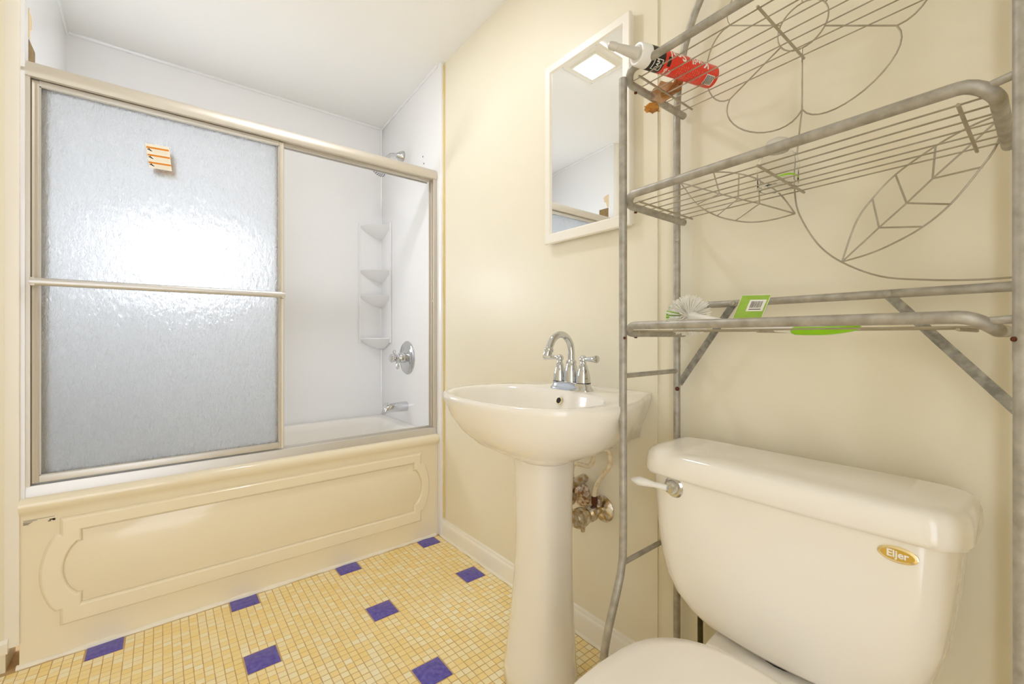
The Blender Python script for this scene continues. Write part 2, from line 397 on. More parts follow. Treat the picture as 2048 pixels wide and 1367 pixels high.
bm = loft(nb(), [Y(outer, T+0.001), Y(inset(outer, 0.006), T-0.009), Y(inset(outer, 0.0095), T-0.0115), Y(inset(inner, -0.0065), T-0.0115), Y(inset(inner, -0.003), T-0.009), Y(inner, T-0.0005)], cap0=False, cap1=False)
obj('apron_moulding', bm, M['tub'], tub, ang=35)
bm = loft(nb(), [Y(inset(inner, 0.002), T+0.001), Y(inset(inner, 0.002), T-0.002), Y(inset(inner, 0.004), T-0.003)], cap0=False)
obj('access_panel', bm, M['tub'], tub, ang=35)
# basin
def rrect(cx, cyy, hx, hy, r, z, n=8):
    out = []
    for (sx, sy, a0) in ((1, 1, 0), (-1, 1, 90), (-1, -1, 180), (1, -1, 270)):
        for k in range(n+1):
            a = math.radians(a0+90*k/n); out.append((cx+sx*(hx-r)+r*math.cos(a), cyy+sy*(hy-r)+r*math.sin(a), z))
    return out
tcx, tcy = (X0+X1)/2, (T+0.02+YB)/2
hx, hy = (X1-X0)/2, (YB-T-0.028)/2
bm = loft(nb(), [rrect(tcx, tcy, hx, hy, 0.004, 0.40), rrect(tcx, tcy, hx, hy, 0.004, 0.524), rrect(tcx, tcy+.005, hx-0.055, hy-0.06, 0.08, 0.524), rrect(tcx, tcy+.005, hx-0.066, hy-0.071, 0.085, 0.518),
    rrect(tcx, tcy+.005, hx-0.075, hy-0.082, 0.09, 0.49), rrect(tcx, tcy+.01, hx-0.12, hy-0.11, 0.1, 0.28), rrect(tcx, tcy+.01, hx-0.16, hy-0.13, 0.1, 0.14), rrect(tcx, tcy+.01, hx-0.22, hy-0.18, 0.1, 0.1)], cap0=False)
obj('basin', bm, M['tub_in'], tub, ang=50)
bm = lathe(nb(), [(0.0, 0.006), (0.026, 0.005), (0.032, 0.0), (0.032, -0.01)], (1.03, 2.39, 0.45), (-1, 0, 0.2), 24)
ov = obj('overflow_plate', bm, M['tub_in'], tub)
for dz in (0.013, -0.013):
    obj('screw', lathe(nb(), [(0, 0.002), (0.005, 0.0015), (0.006, -0.004)], (1.0235, 2.39, 0.45+dz), (-1, 0, 0.2), 10), M['alu'], ov)
lb = obj('label', box(nb(), -0.338, -0.262, T-0.0012, T+0.001, 0.448, 0.4555), M['tub'], tub, smooth=False); lb['label'] = 'worn printed sticker'
bm = nb()
for k in range(5):
    box(bm, -0.336+0.005*k*0, -0.336+[0.06, 0.03, 0.02, 0.016, 0.012][k], T-0.0016, T-0.0008, 0.4545-0.0032*k-0.001, 0.4545-0.0032*k)
box(bm, -0.277, -0.267, T-0.0016, T-0.0008, 0.4535, 0.4545)
for a, b, c, d in ((-.279, -.268, .4435, .447), (-.272, -.266, .441, .4475), (-.2825, -.276, .440, .4425)): box(bm, a, b, T-0.0016, T-0.0008, c, d)
obj('print', bm, M['ink'], lb, smooth=False)

# ================================================================== SHOWER DOOR
YD = T+0.03
sf = thing('shower_door_frame', 'fixed satin metal shower door frame on the tub rim', 'door frame', (0.39, YD, 0.524))
hp = [(YD+0.04, 1.852), (YD-0.012, 1.852), (YD-0.016, 1.85), (YD-0.024, 1.853), (YD-0.028, 1.862), (YD-0.028, 1.874), (YD-0.024, 1.889), (YD-0.014, 1.901), (YD+0.0, 1.907), (YD+0.04, 1.907)]
obj('header', loft(nb(), [[(XL-0.002, a, b) for a, b in hp], [(XA-0.001, a, b) for a, b in hp]]), M['satin'], sf, ang=35)
hu = nb(); box(hu, XL+0.02, XA-0.03, YD+0.004, YD+0.008, 1.838, 1.853); box(hu, XL+0.02, XA-0.03, YD+0.03, YD+0.034, 1.838, 1.853)
obj('header_lip', hu, M['alu'], sf, smooth=False)
tp = [(YD-0.022, 0.524), (YD-0.022, 0.533), (YD-0.017, 0.557), (YD-0.012, 0.558), (YD-0.01, 0.548), (YD+0.024, 0.548), (YD+0.026, 0.562), (YD+0.03, 0.562), (YD+0.032, 0.524)]
obj('bottom_track', loft(nb(), [[(XL+0.003, a, b) for a, b in tp], [(XA-0.004, a, b) for a, b in tp]]), M['alu'], sf, ang=30)
for sx, x in ((1, XL+0.001), (-1, XA-0.001)):
    bm = nb()
    jp = [(0, -0.020), (0.021, -0.020), (0.021, -0.016), (0.012, -0.016), (0.012, -0.002), (0.021, -0.002), (0.021, 0.002), (0.012, 0.002), (0.012, 0.026), (0.021, 0.026), (0.021, 0.03), (0, 0.03)]
    prism(bm, [(x+sx*a, YD+b) for a, b in jp], 'z', 0.556, 1.852)
    obj('side_jamb', bm, M['satin'], sf, smooth=False)
b_ = obj('bumper', lathe(nb(), [(0, 0.008), (0.004, 0.007), (0.005, 0)], (XA-0.013, YD-0.009, 1.215), (-1, 0, 0), 10), M['plastic_white'], sf)
b_['label'] = 'small white bumper'

def glass_door(name, label, y, x0, x1, bar):
    t = thing(name, label, 'shower door', ((x0+x1)/2, y, 0.563))
    z0, z1 = 0.563, 1.846; sw = 0.019
    gl = obj('glass_pane', box(nb(), x0+sw-0.006, x1-sw+0.004, y-0.0025, y+0.0025, z0+0.02, z1-0.012), M['rain'], t, smooth=False); gl['label'] = 'obscure rain textured glass'
    for a in (x0, x1-sw):
        bm = nb(); prism(bm, [(a, y-0.006), (a+0.004, y-0.009), (a+0.009, y-0.0065), (a+sw-0.003, y-0.009), (a+sw, y-0.006), (a+sw, y+0.007), (a, y+0.007)], 'z', z0, z1)
        obj('stile', bm, M['satin'], t, ang=30)
    obj('top_rail', box(nb(), x0+sw, x1-sw, y-0.006, y+0.006, z1-0.014, z1+0.004, 0.001), M['alu'], t)
    obj('bottom_rail', box(nb(), x0+sw, x1-sw, y-0.006, y+0.006, z0, z0+0.022, 0.001), M['alu'], t)
    bm = nb()
    for a, b, c, d in ((x0+sw, x0+sw+0.004, z0+0.02, z1-0.012), (x1-sw-0.003, x1-sw, z0+0.02, z1-0.012)): box(bm, a, b, y-0.0045, y-0.002, c, d)
    box(bm, x0+sw, x1-sw, y-0.0045, y-0.002, z1-0.017, z1-0.014); box(bm, x0+sw, x1-sw, y-0.0045, y-0.002, z0+0.022, z0+0.025)
    obj('glazing_gasket', bm, M['nozzle'], t, smooth=False)
    if bar:
        tb = obj('towel_bar', tube(nb(), [(x0+0.004, y-0.042, 1.203), (x1-0.004, y-0.042, 1.203)], 0.0125, 16, flat=0.8), M['alu'], t)
        for a in (x0+0.004, x1-0.016): obj('bracket', box(nb(), a, a+0.012, y-0.05, y-0.005, 1.19, 1.216, 0.002), M['satin'], tb)
    return t
fd = glass_door('sliding_shower_door', 'front sliding glass shower door with towel bar and warning stickers', YD-0.004, -0.324, 0.403, True)
rd = glass_door('sliding_shower_door', 'rear sliding glass shower door hidden behind the front one', YD+0.0185, -0.31, 0.397, False)
# warning sticker
def sticker(parent, ox, oz, y, sh):
    def q(x, z): return (ox+x+sh*(-z), y, oz+z)
    st = nb(); P = [(0, 0.0), (0.068, 0.004), (0.066, -0.083), (0.002, -0.085)]
    loft(st, [[(a[0]+ox+sh*(-a[1]), y, oz+a[1]) for a in P], [(a[0]+ox+sh*(-a[1]), y-0.0004, oz+a[1]) for a in P]])
    s = obj('warning_label', st, M['paper'], parent, smooth=False); s['label'] = 'cream warning sticker with three orange bars'
    ob, kb, gb = nb(), nb(), nb()
    for k in range(3):
        z = -0.010-0.0265*k
        P = [(0.002, z), (0.066, z+0.003), (0.066, z-0.003), (0.002, z-0.006)]
        loft(ob, [[(q(*a)[0], y-0.0004, q(*a)[2]) for a in P], [(q(*a)[0], y-0.0008, q(*a)[2]) for a in P]])
        for (a, b, c, d) in ((0.004, 0.014, z-0.012, z-0.009), (0.008, 0.011, z-0.0095, z-0.006), (0.010, 0.017, z-0.0145, z-0.0115)):
            P = [(a, c+0.001), (b, c-0.001), (b, d-0.001), (a, d+0.001)]
            loft(kb, [[(q(*e)[0], y-0.0004, q(*e)[2]) for e in P], [(q(*e)[0], y-0.0008, q(*e)[2]) for e in P]])
        for l in range(4):
            zz = z-0.008-0.0036*l; P = [(0.02, zz), (0.064, zz+0.0025), (0.064, zz+0.0021), (0.02, zz-0.0004)]
            loft(gb, [[(q(*e)[0], y-0.0004, q(*e)[2]) for e in P], [(q(*e)[0], y-0.0007, q(*e)[2]) for e in P]])
    obj('orange_bars', ob, M['orange'], s, smooth=False); obj('pictograms', kb, M['black'], s, smooth=False); obj('fine_print', gb, M['fine'], s, smooth=False)
sticker(fd, -0.046, 1.723, YD-0.0068, 0.12)
sticker(rd, -0.03, 1.702, YD+0.0153, 0.12)

# ================================================================== SHOWER FITTINGS
cs = thing('corner_shelf', 'white moulded corner shelf unit with four rounded trays in the shower', 'corner shelf', (XA, YB, 0.98))
bm = nb(); box(bm, 0.976, XA-0.001, YB-0.006, YB-0.0005, 1.0, 1.745, 0.002); box(bm, XA-0.006, XA-0.0005, 2.604, YB-0.001, 1.0, 1.745, 0.002)
box(bm, 0.972, 0.982, YB-0.014, YB-0.0005, 0.99, 1.75, 0.003); box(bm, XA-0.014, XA-0.0005, 2.6, 2.61, 0.99, 1.75, 0.003)
obj('back_panel', bm, M['surround'], cs)
for z in (1.735, 1.452, 1.290, 1.022):
    rings = []
    for (f, dz) in ((0.0, 0.0), (0.97, 0.0), (1.0, -0.004), (0.97, -0.009), (0.72, -0.04), (0.35, -0.066), (0.02, -0.076)):
        R = 0.147*f if f else 0.001
        arc = [(XA-0.002, YB-0.002, z+dz)]
        for k in range(15):
            a = math.radians(90*k/14); m_ = 1-0.14*math.sin(2*a)
            arc.append((XA-0.003-R*m_*math.cos(a), YB-0.003-R*m_*math.sin(a)*1.04, z+dz))
        rings.append(arc)
    obj('shelf', loft(nb(), rings), M['surround'], cs, ang=50)

sh = thing('shower_sprayer', 'chrome shower head on a bent arm above the tub', 'shower head', (XA, 2.44, 2.11))
obj('wall_flange', lathe(nb(), [(0.034, 0.0), (0.034, 0.004), (0.028, 0.018), (0.019, 0.03), (0.014, 0.04)], (XA, 2.44, 2.105), (-1, 0, 0), 24), M['chrome'], sh)
pa = catmull([(XA, 2.44, 2.105), (1.07, 2.435, 2.102), (1.035, 2.43, 2.085), (1.012, 2.425, 2.05)], 6)
obj('arm', tube(nb(), pa, 0.0105, 12), M['chrome'], sh)
ax = Vector((-0.55, -0.1, -0.83)).normalized(); hc = Vector((1.008, 2.424, 2.042))
hd = obj('head', lathe(nb(), [(0.013, -0.004), (0.018, 0.004), (0.018, 0.018), (0.022, 0.03), (0.04, 0.055), (0.046, 0.062), (0.046, 0.075), (0.042, 0.079), (0.0, 0.08)], hc, ax, 28), M['chrome'], sh)
bm = nb(); u_ = Vector((0, 1, 0)); u_ = (u_-ax*u_.dot(ax)).normalized(); w_ = ax.cross(u_)
for rr, n in ((0.038, 20), (0.028, 14), (0.018, 9), (0.008, 4)):
    for k in range(n):
        a = 2*math.pi*k/n; lathe(bm, [(0.0022, 0.079), (0.0018, 0.0815)], hc+rr*(math.cos(a)*u_+math.sin(a)*w_), ax, 6)
obj('nozzles', bm, M['black'], hd)

tv = thing('shower_valve', 'chrome tub valve with round plate and lever on the shower wall', 'faucet', (XA, 2.376, 0.907))
obj('escutcheon', lathe(nb(), [(0.098, 0), (0.098, 0.003), (0.092, 0.009), (0.08, 0.011), (0.076, 0.014), (0.05, 0.018), (0.03, 0.022), (0.03, 0.05), (0.026, 0.055), (0.0, 0.056)], (XA, 2.376, 0.907), (-1, 0, 0), 36), M['chrome'], tv)
hh = obj('handle', lathe(nb(), [(0.02, 0.05), (0.022, 0.06), (0.018, 0.075), (0.024, 0.085), (0.026, 0.098), (0.018, 0.108), (0.0, 0.111)], (XA, 2.376, 0.907), (-1, 0, 0), 20), M['chrome'], tv)
for dy, dz in ((0.02, 0.045), (-0.035, -0.06)):
    a = Vector((XA-0.068, 2.376, 0.907)); b = a+Vector((-0.008, dy, dz))
    obj('lever', tube(nb(), [a, a.lerp(b, 0.5), a.lerp(b, 0.85), b], [0.006, 0.006, 0.0105, 0.006], 10), M['chrome'], hh)

sp = thing('tub_spout', 'chrome tub spout with pull-up diverter below the valve', 'spout', (XA, 2.39, 0.62))
rings = []
for x, zc_, hw, hz in ((XA-0.0005, 0.622, 0.026, 0.028), (XA-0.03, 0.622, 0.027, 0.028), (XA-0.08, 0.622, 0.025, 0.025), (XA-0.11, 0.619, 0.024, 0.023), (XA-0.132, 0.611, 0.022, 0.022), (XA-0.142, 0.602, 0.019, 0.018), (XA-0.147, 0.597, 0.012, 0.012)):
    rings.append([(x, 2.39+hw*math.copysign(abs(math.cos(t))**0.7, math.cos(t)), zc_+hz*math.copysign(abs(math.sin(t))**0.7, math.sin(t))) for t in [2*math.pi*k/20 for k in range(20)]])
obj('spout_body', loft(nb(), rings), M['chrome'], sp, ang=50)
obj('diverter_knob', lathe(nb(), [(0.004, 0), (0.004, 0.012), (0.009, 0.015), (0.009, 0.019), (0.0, 0.021)], (XA-0.122, 2.39, 0.634), (0, 0, 1), 14), M['chrome'], sp)
for k, (yy, zz) in enumerate(((2.182, 2.024), (2.17, 1.982))):
    obj('screw_hole', lathe(nb(), [(0, 0.0012), (0.004, 0.001), (0.0045, -0.001)], (XA, yy, zz), (-1, 0, 0), 10), M['dark'], wr)

# ================================================================== CEILING LIGHT
LX, LY = 0.48, 1.51
LZ = 2.4625
cl = thing('ceiling_light', 'square ceiling lamp with a glowing lens, seen in the mirror', 'ceiling light', (LX, LY, LZ))
fp = [(0.125, 0.0), (0.125, -0.006), (0.118, -0.01), (0.09, -0.014), (0.08, -0.022), (0.07, -0.022)]
sq = lambda h, z: [(LX-h, LY-h, LZ+z), (LX+h, LY-h, LZ+z), (LX+h, LY+h, LZ+z), (LX-h, LY+h, LZ+z)]
obj('frame', loft(nb(), [sq(h, z) for h, z in fp], cap0=False, cap1=False), M['white_paint'], cl, smooth=False)
obj('lens', box(nb(), LX-0.071, LX+0.071, LY-0.071, LY+0.071, LZ-0.027, LZ-0.014, 0.003), M['lamp'], cl)
for a, b in ((1, 1), (-1, 1), (1, -1), (-1, -1)):
    obj('screw', lathe(nb(), [(0.004, 0), (0.0035, 0.003), (0, 0.0035)], (LX+a*0.115, LY+b*0.115, LZ-0.01), (0, 0, -1), 10), M['alu'], cl)

# ================================================================== MEDICINE CABINET / MIRROR
mc = thing('mirror_cabinet', 'white framed mirror cabinet hanging on the wall above the sink', 'mirror', (XR, 1.0, 1.373))
FX = XR-0.03; my0, my1, mz0, mz1 = 0.812, 1.192, 1.373, 2.03
obj('cabinet_side', box(nb(), FX+0.012, XR, my0+0.004, my1-0.004, mz0+0.006, mz1-0.002), M['white_paint'], mc, smooth=False)
def fpr(y0, y1, z0, z1, x): return [(x, y0, z0), (x, y1, z0), (x, y1, z1), (x, y0, z1)]
fw = 0.032
bm = loft(nb(), [fpr(my0, my1, mz0, mz1, FX+0.014), fpr(my0, my1, mz0, mz1, FX+0.003), fpr(my0+.003, my1-.003, mz0+.003, mz1-.003, FX), fpr(my0+fw-.006, my1-fw+.006, mz0+fw+.0, mz1-fw+.006, FX+0.001), fpr(my0+fw, my1-fw, mz0+fw+.006, mz1-fw, FX+0.008)], cap0=False, cap1=False)
obj('frame', bm, M['white_paint'], mc, smooth=False)
bm = nb(); tl = 0.0
vs = [(FX+0.008, my0+fw-.002, mz0+fw), (FX+0.008, my1-fw+.002, mz0+fw), (FX+0.008, my1-fw+.002, mz1-fw+.002), (FX+0.008, my0+fw-.002, mz1-fw+.002)]
loft(bm, [[(a+0.003, b, c) for a, b, c in vs], vs])
obj('mirror_pane', bm, M['mirror'], mc, smooth=False)

# ================================================================== PEDESTAL SINK
SY = 0.965
sk = thing('pedestal_sink', 'bone white pedestal sink with an oval basin against the wall', 'sink', (0.90, SY, 0))
half = [(XR-0.001, 0.21), (1.09, 0.232), (1.0, 0.275), (0.93, 0.3), (0.86, 0.311), (0.79, 0.301), (0.72, 0.264), (0.67, 0.205), (0.633, 0.115), (0.622, 0.0)]
ctl = half + [(x, -w) for x, w in half[-2::-1]]
sm = [(p.x, p.y) for p in catmull([(x, w, 0) for x, w in ctl], 5)]          # open at the wall
back = [(XR-0.001, -0.21+0.42*k/9) for k in range(1, 9)]
outl = sm + back
CX = 0.90
def ring(s, z, sback=None, inset_=0.0):
    out = []
    for x, w in outl:
        dx = x-CX; sx = s if dx < 0 else (sback if sback is not None else s)
        # towards the wall the width shrinks less quickly
        k = max(0.0, min(1.0, dx/(XR-CX))); sw_ = s+(max(s, (sback if sback is not None else s)*0.8)-s)*k*k
        out.append((CX+dx*sx, SY+w*sw_, z))
    return out
# inner opening (same point count)
def inner_ring(cx, ax, ay, z, n):
    out = []
    for x, w in outl:
        a = math.atan2(w, x-0.86); ca, sa = math.cos(a), math.sin(a)
        r = 1/((abs(ca)/ax)**2.3+(abs(sa)/ay)**2.3)**(1/2.3)
        out.append((cx+r*ca, SY+r*sa, z))
    return out
rings = [ring(0.31, 0.668, 0.36), ring(0.34, 0.674, 0.40), ring(0.49, 0.692, 0.62), ring(0.69, 0.721, 1.0), ring(0.83, 0.758, 1.0), ring(0.92, 0.796, 1.0), ring(0.972, 0.828, 1.0), ring(0.995, 0.845, 1.0), ring(1.0, 0.854, 1.0), ring(0.994, 0.8605, 1.0), ring(0.978, 0.863, 1.0)]
rings += [inner_ring(0.815, 0.17, 0.268, 0.862, 0), inner_ring(0.815, 0.164, 0.262, 0.859, 0), inner_ring(0.815, 0.160, 0.256, 0.85, 0), inner_ring(0.815, 0.152, 0.24, 0.825, 0), inner_ring(0.82, 0.138, 0.212, 0.78, 0), inner_ring(0.83, 0.105, 0.155, 0.738, 0), inner_ring(0.835, 0.04, 0.05, 0.725, 0)]
basin = obj('basin', loft(nb(), rings), M['porc'], sk, ang=60)
obj('drain', lathe(nb(), [(0, 0.003), (0.02, 0.002), (0.024, 0.0)], (0.835, SY, 0.7255), (0, 0, 1), 20), M['chrome'], basin)
obj('overflow_hole', lathe(nb(), [(0.013, 0.001), (0.012, 0.003), (0.0095, 0.003), (0.0085, -0.004)], (0.966, SY, 0.831), (-1, 0, 0.35), 18), M['gold_rim'], basin)
obj('overflow_dark', lathe(nb(), [(0, 0.0022), (0.0088, 0.002), (0.0088, 0.0)], (0.966, SY, 0.831), (-1, 0, 0.35), 14), M['dark'], basin)
def sup(cx, cyy, a, b, z, e=2.7, n=36, f=1.0):
    out = []
    for k in range(n):
        t = 2*math.pi*k/n; c, s = math.cos(t), math.sin(t)
        out.append((cx+a*math.copysign(abs(c)**(2/e), c), cyy+b*math.copysign(abs(s)**(2/e), s), z))
    return out
pp = [(0.885, 0.088, 0.098, 0.0), (0.885, 0.094, 0.103, 0.004), (0.885, 0.095, 0.104, 0.05), (0.888, 0.091, 0.099, 0.1), (0.893, 0.084, 0.090, 0.2), (0.897, 0.078, 0.083, 0.32), (0.9, 0.076, 0.080, 0.44), (0.9, 0.077, 0.080, 0.55), (0.9, 0.080, 0.083, 0.63), (0.9, 0.083, 0.086, 0.674)]
ped = obj('pedestal', loft(nb(), [sup(c, SY, a, b, z) for c, a, b, z in pp]), M['porc'], sk, ang=60)
# sweeping base flange round the foot
fl = []
for c, a, b, z in ((0.885, 0.095, 0.108, 0.0), (0.885, 0.099, 0.112, 0.006), (0.885, 0.098, 0.111, 0.05), (0.887, 0.094, 0.104, 0.1), (0.889, 0.088, 0.095, 0.15), (0.891, 0.082, 0.088, 0.2)):
    fl.append(sup(c, SY, a, b, z, 2.3))
obj('foot', loft(nb(), fl), M['porc'], ped, ang=60)

# ------------------------------------------------------------------ faucet
FXc = 1.02
fc = thing('faucet', 'chrome two-handle gooseneck faucet on the sink', 'faucet', (FXc, SY, 0.863))
def stad(hx_, hy_, z, e=4): return sup(FXc, SY, hx_, hy_, z, e, 32)
obj('base_plate', loft(nb(), [stad(0.028, 0.081, 0.8605), stad(0.028, 0.081, 0.865), stad(0.0265, 0.079, 0.868), stad(0.023, 0.075, 0.873), stad(0.022, 0.072, 0.885), stad(0.02, 0.07, 0.887)]), M['chrome'], fc, ang=35)
obj('spout_body', lathe(nb(), [(0.024, 0.0), (0.024, 0.01), (0.0225, 0.03), (0.018, 0.05), (0.0155, 0.058), (0.0165, 0.06), (0.0165, 0.066), (0.013, 0.07)], (FXc, SY, 0.886), (0, 0, 1), 24), M['chrome'], fc)
gp = catmull([(FXc, SY, 0.945), (FXc, SY, 0.985), (FXc-0.008, SY, 1.012), (FXc-0.03, SY, 1.033), (FXc-0.058, SY, 1.036), (FXc-0.083, SY, 1.02), (FXc-0.1, SY, 0.99)], 6)
sp2 = obj('spout', tube(nb(), gp, 0.011, 16), M['chrome'], fc)
axd = Vector((-0.36, 0, -0.93))
obj('aerator', lathe(nb(), [(0.0115, -0.004), (0.0145, 0), (0.0145, 0.006), (0.013, 0.008), (0.014, 0.022), (0.0125, 0.025), (0.0, 0.024)], (FXc-0.098, SY, 0.993), axd, 20), M['chrome'], sp2)
for s in (1, -1):
    yb = SY+s*0.051
    hb = obj('handle_base', lathe(nb(), [(0.0225, 0.0), (0.0225, 0.006), (0.021, 0.02), (0.0165, 0.04), (0.0125, 0.05), (0.0135, 0.053), (0.0105, 0.057), (0.009, 0.066), (0.0125, 0.07), (0.0125, 0.078), (0.007, 0.085), (0.0, 0.087)], (FXc, yb, 0.886), (0, 0, 1), 22), M['chrome'], fc)
    obj('gap_ring', lathe(nb(), [(0.023, 0), (0.023, 0.0022), (0.02, 0.0022)], (FXc, yb, 0.8855), (0, 0, 1), 22), M['black'], hb)
    d = Vector((-0.25, s*0.97, 0.06)).normalized() if s > 0 else Vector((-0.1, s*0.99, 0.04)).normalized(); o_ = Vector((FXc, yb, 0.9605))
    obj('lever', tube(nb(), [o_, o_+d*0.012, o_+d*0.02, o_+d*0.045, o_+d*0.056, o_+d*0.0595, o_+d*0.061], [0.007, 0.006, 0.0072, 0.0098, 0.0118, 0.0112, 0.006], 14), M['chrome'], hb)

# ------------------------------------------------------------------ plumbing under the sink
def stop_valve(label, y, z, tubep, flmat):
    t = thing('shutoff_valve', label, 'valve', (XR, y, z))
    obj('wall_flange', lathe(nb(), [(0.043, 0.001), (0.043, 0.003), (0.037, 0.009), (0.022, 0.014), (0.014, 0.018)], (XR, y, z), (-1, 0, 0), 28), flmat, t, ang=30)
    obj('stub', lathe(nb(), [(0.012, 0.0), (0.012, 0.055)], (XR, y, z), (-1, 0, 0), 14), M['gold_rim'], t)
    obj('body', lathe(nb(), [(0.014, 0.035), (0.024, 0.05), (0.026, 0.07), (0.02, 0.078), (0.026, 0.085), (0.031, 0.1), (0.031, 0.125), (0.025, 0.135), (0.0, 0.137)], (XR, y, z), (-1, 0.05, -0.03), 18), M['chrome_old'], t, ang=35)
    obj('handle', tube(nb(), [(XR-0.105, y, z-0.02), (XR-0.107, y-0.004, z-0.034), (XR-0.107, y-0.006, z-0.045)], [0.012, 0.009, 0.006], 10), M['chrome_old'], t)
    obj('compression_nut', lathe(nb(), [(0.0085, 0.0), (0.0085, 0.018), (0.0105, 0.018), (0.0105, 0.04), (0.008, 0.042)], (XR-0.046, y, z+0.01), (0, 0, 1), 12), M['rust'], t)
    obj('supply_tube', tube(nb(), catmull(tubep, 6), 0.0075, 10), M['tubehose'], t)
    return t
stop_valve('pitted shutoff valve with rusty flange, near the rack leg', 0.937, 0.459, [(1.099, 0.937, 0.50), (1.098, 0.935, 0.525), (1.095, 0.922, 0.555), (1.085, 0.885, 0.60), (1.075, 0.856, 0.635), (1.065, 0.85, 0.675), (1.05, 0.875, 0.71), (1.02, 0.91, 0.735)], M['chrome_old'])
stop_valve('peeling shutoff valve half hidden behind the sink pedestal', 1.035, 0.481, [(1.099, 1.035, 0.522), (1.095, 1.033, 0.57), (1.085, 1.015, 0.6), (1.07, 0.97, 0.612), (1.055, 0.92, 0.622), (1.045, 0.895, 0.655), (1.04, 0.905, 0.69), (1.02, 0.94, 0.735)], M['rusty'])
pt = thing('drain_pipe', 'chrome sink drain pipe with pop-up rod behind the pedestal', 'pipe', (1.0, SY+0.03, 0.5))
obj('pipe', tube(nb(), catmull([(0.9, SY, 0.66), (0.93, SY+0.01, 0.56), (0.98, SY+0.03, 0.52), (1.05, SY+0.05, 0.53), (XR, SY+0.055, 0.54)], 5), 0.016, 12), M['chrome_old'], pt)
obj('lift_rod', tube(nb(), [(0.98, SY+0.02, 0.655), (1.025, 0.915, 0.655)], 0.0025, 6), M['rubber'], pt)
bm = tube(nb(), catmull([(1.02, 0.9, 0.70), (1.03, 0.893, 0.715), (1.035, 0.89, 0.74)], 4), 0.0035, 6)
obj('lift_strap', bm, M['pipe'], pt)

# ================================================================== TOILET
TY = 0.347; TK = 0.3595
to = thing('toilet', 'bone coloured two-piece toilet with closed seat under the rack', 'toilet', (0.8, TY, 0))
def tring(x0, x1, hy_, z, r, n=7, bow=0.006):
    out = []; cx = (x0+x1)/2; hx_ = (x1-x0)/2
    for (sx, sy, a0) in ((1, 1, 0), (-1, 1, 90), (-1, -1, 180), (1, -1, 270)):
        for k in range(n+1):
            a = math.radians(a0+90*k/n); rr = min(r, hx_*0.95) if sx < 0 else min(0.012, r)
            x = cx+sx*(hx_-rr)+rr*math.cos(a); y = sy*(hy_-rr)+rr*math.sin(a)
            out.append((x, TK+y, z))
        if sx < 0 and sy > 0:
            for k in range(1, 8):
                f = 1-2*k/8; rr = min(r, hx_*0.95); out.append((x0-bow*(1-f*f), TK+f*(hy_-rr), z))
    return out
prof = [(0.384, 0.105, 0.955), (0.386, 0.135, 0.944), (0.394, 0.160, 0.938), (0.41, 0.187, 0.934), (0.435, 0.213, 0.931), (0.47, 0.233, 0.929), (0.52, 0.247, 0.928), (0.58, 0.255, 0.927), (0.65, 0.261, 0.926), (0.708, 0.265, 0.926)]
obj('tank', loft(nb(), [tring(x, 1.09, h+0.006, z, 0.06) for z, h, x in prof]), M['porc'], to, ang=50)
lp = [(0.702, 0.268, 0.924, 0.05), (0.704, 0.276, 0.916, 0.055), (0.712, 0.2795, 0.912, 0.058), (0.735, 0.2785, 0.915, 0.058), (0.749, 0.275, 0.919, 0.056), (0.757, 0.268, 0.927, 0.052), (0.761, 0.257, 0.939, 0.046), (0.763, 0.24, 0.956, 0.04), (0.764, 0.2, 0.98, 0.03)]
obj('tank_lid', loft(nb(), [tring(x, 1.102, h+0.006, z, r) for z, h, x, r in lp]), M['porc'], to, ang=50)
# flush lever
ly, lz = 0.552, 0.682
fv = obj('flush_lever', lathe(nb(), [(0.025, 0), (0.025, 0.002), (0.0215, 0.006), (0.0165, 0.0065), (0.015, 0.012), (0.0125, 0.019), (0.0, 0.021)], (0.928, ly, lz), (-1, 0.12, 0), 28), M['chrome'], to, ang=30)
fv['label'] = 'chrome flush lever with bone handle'
a = Vector((0.908, ly+0.006, lz)); d = Vector((-0.2, 0.98, 0.03)).normalized()
obj('handle', tube(nb(), [a, a+d*0.014, a+d*0.03, a+d*0.05, a+d*0.066, a+d*0.078, a+d*0.083, a+d*0.086], [0.0065, 0.0075, 0.0065, 0.0095, 0.0112, 0.0075, 0.005, 0.003], 14), M['plastic_white'], fv)
# badge
by, bz = 0.157, 0.679
bx = 0.9235
def ell(a, b, x): return [(x, by+a*math.cos(t), bz+b*math.sin(t)) for t in [2*math.pi*k/36 for k in range(36)]]
bd = obj('badge', loft(nb(), [ell(0.0255, 0.0128, bx+0.004), ell(0.0255, 0.0128, bx-0.001), ell(0.0238, 0.0112, bx-0.0018)], cap0=False), M['gold_rim'], to); bd['label'] = 'gold oval maker badge'
obj('badge_field', loft(nb(), [ell(0.0212, 0.0090, bx-0.0012), ell(0.0212, 0.0090, bx-0.0022)], cap0=False), M['gold'], bd)
tx = text_bm('Eljer', 0.0165, 0.0004, 0.0004)
for v in tx.verts: x, y, z = v.co; v.co = (bx-0.0026-z, by-x*0.92+0.0, bz+y*0.95+0.0008)
obj('lettering', tx, M['white_print'], bd, smooth=False)
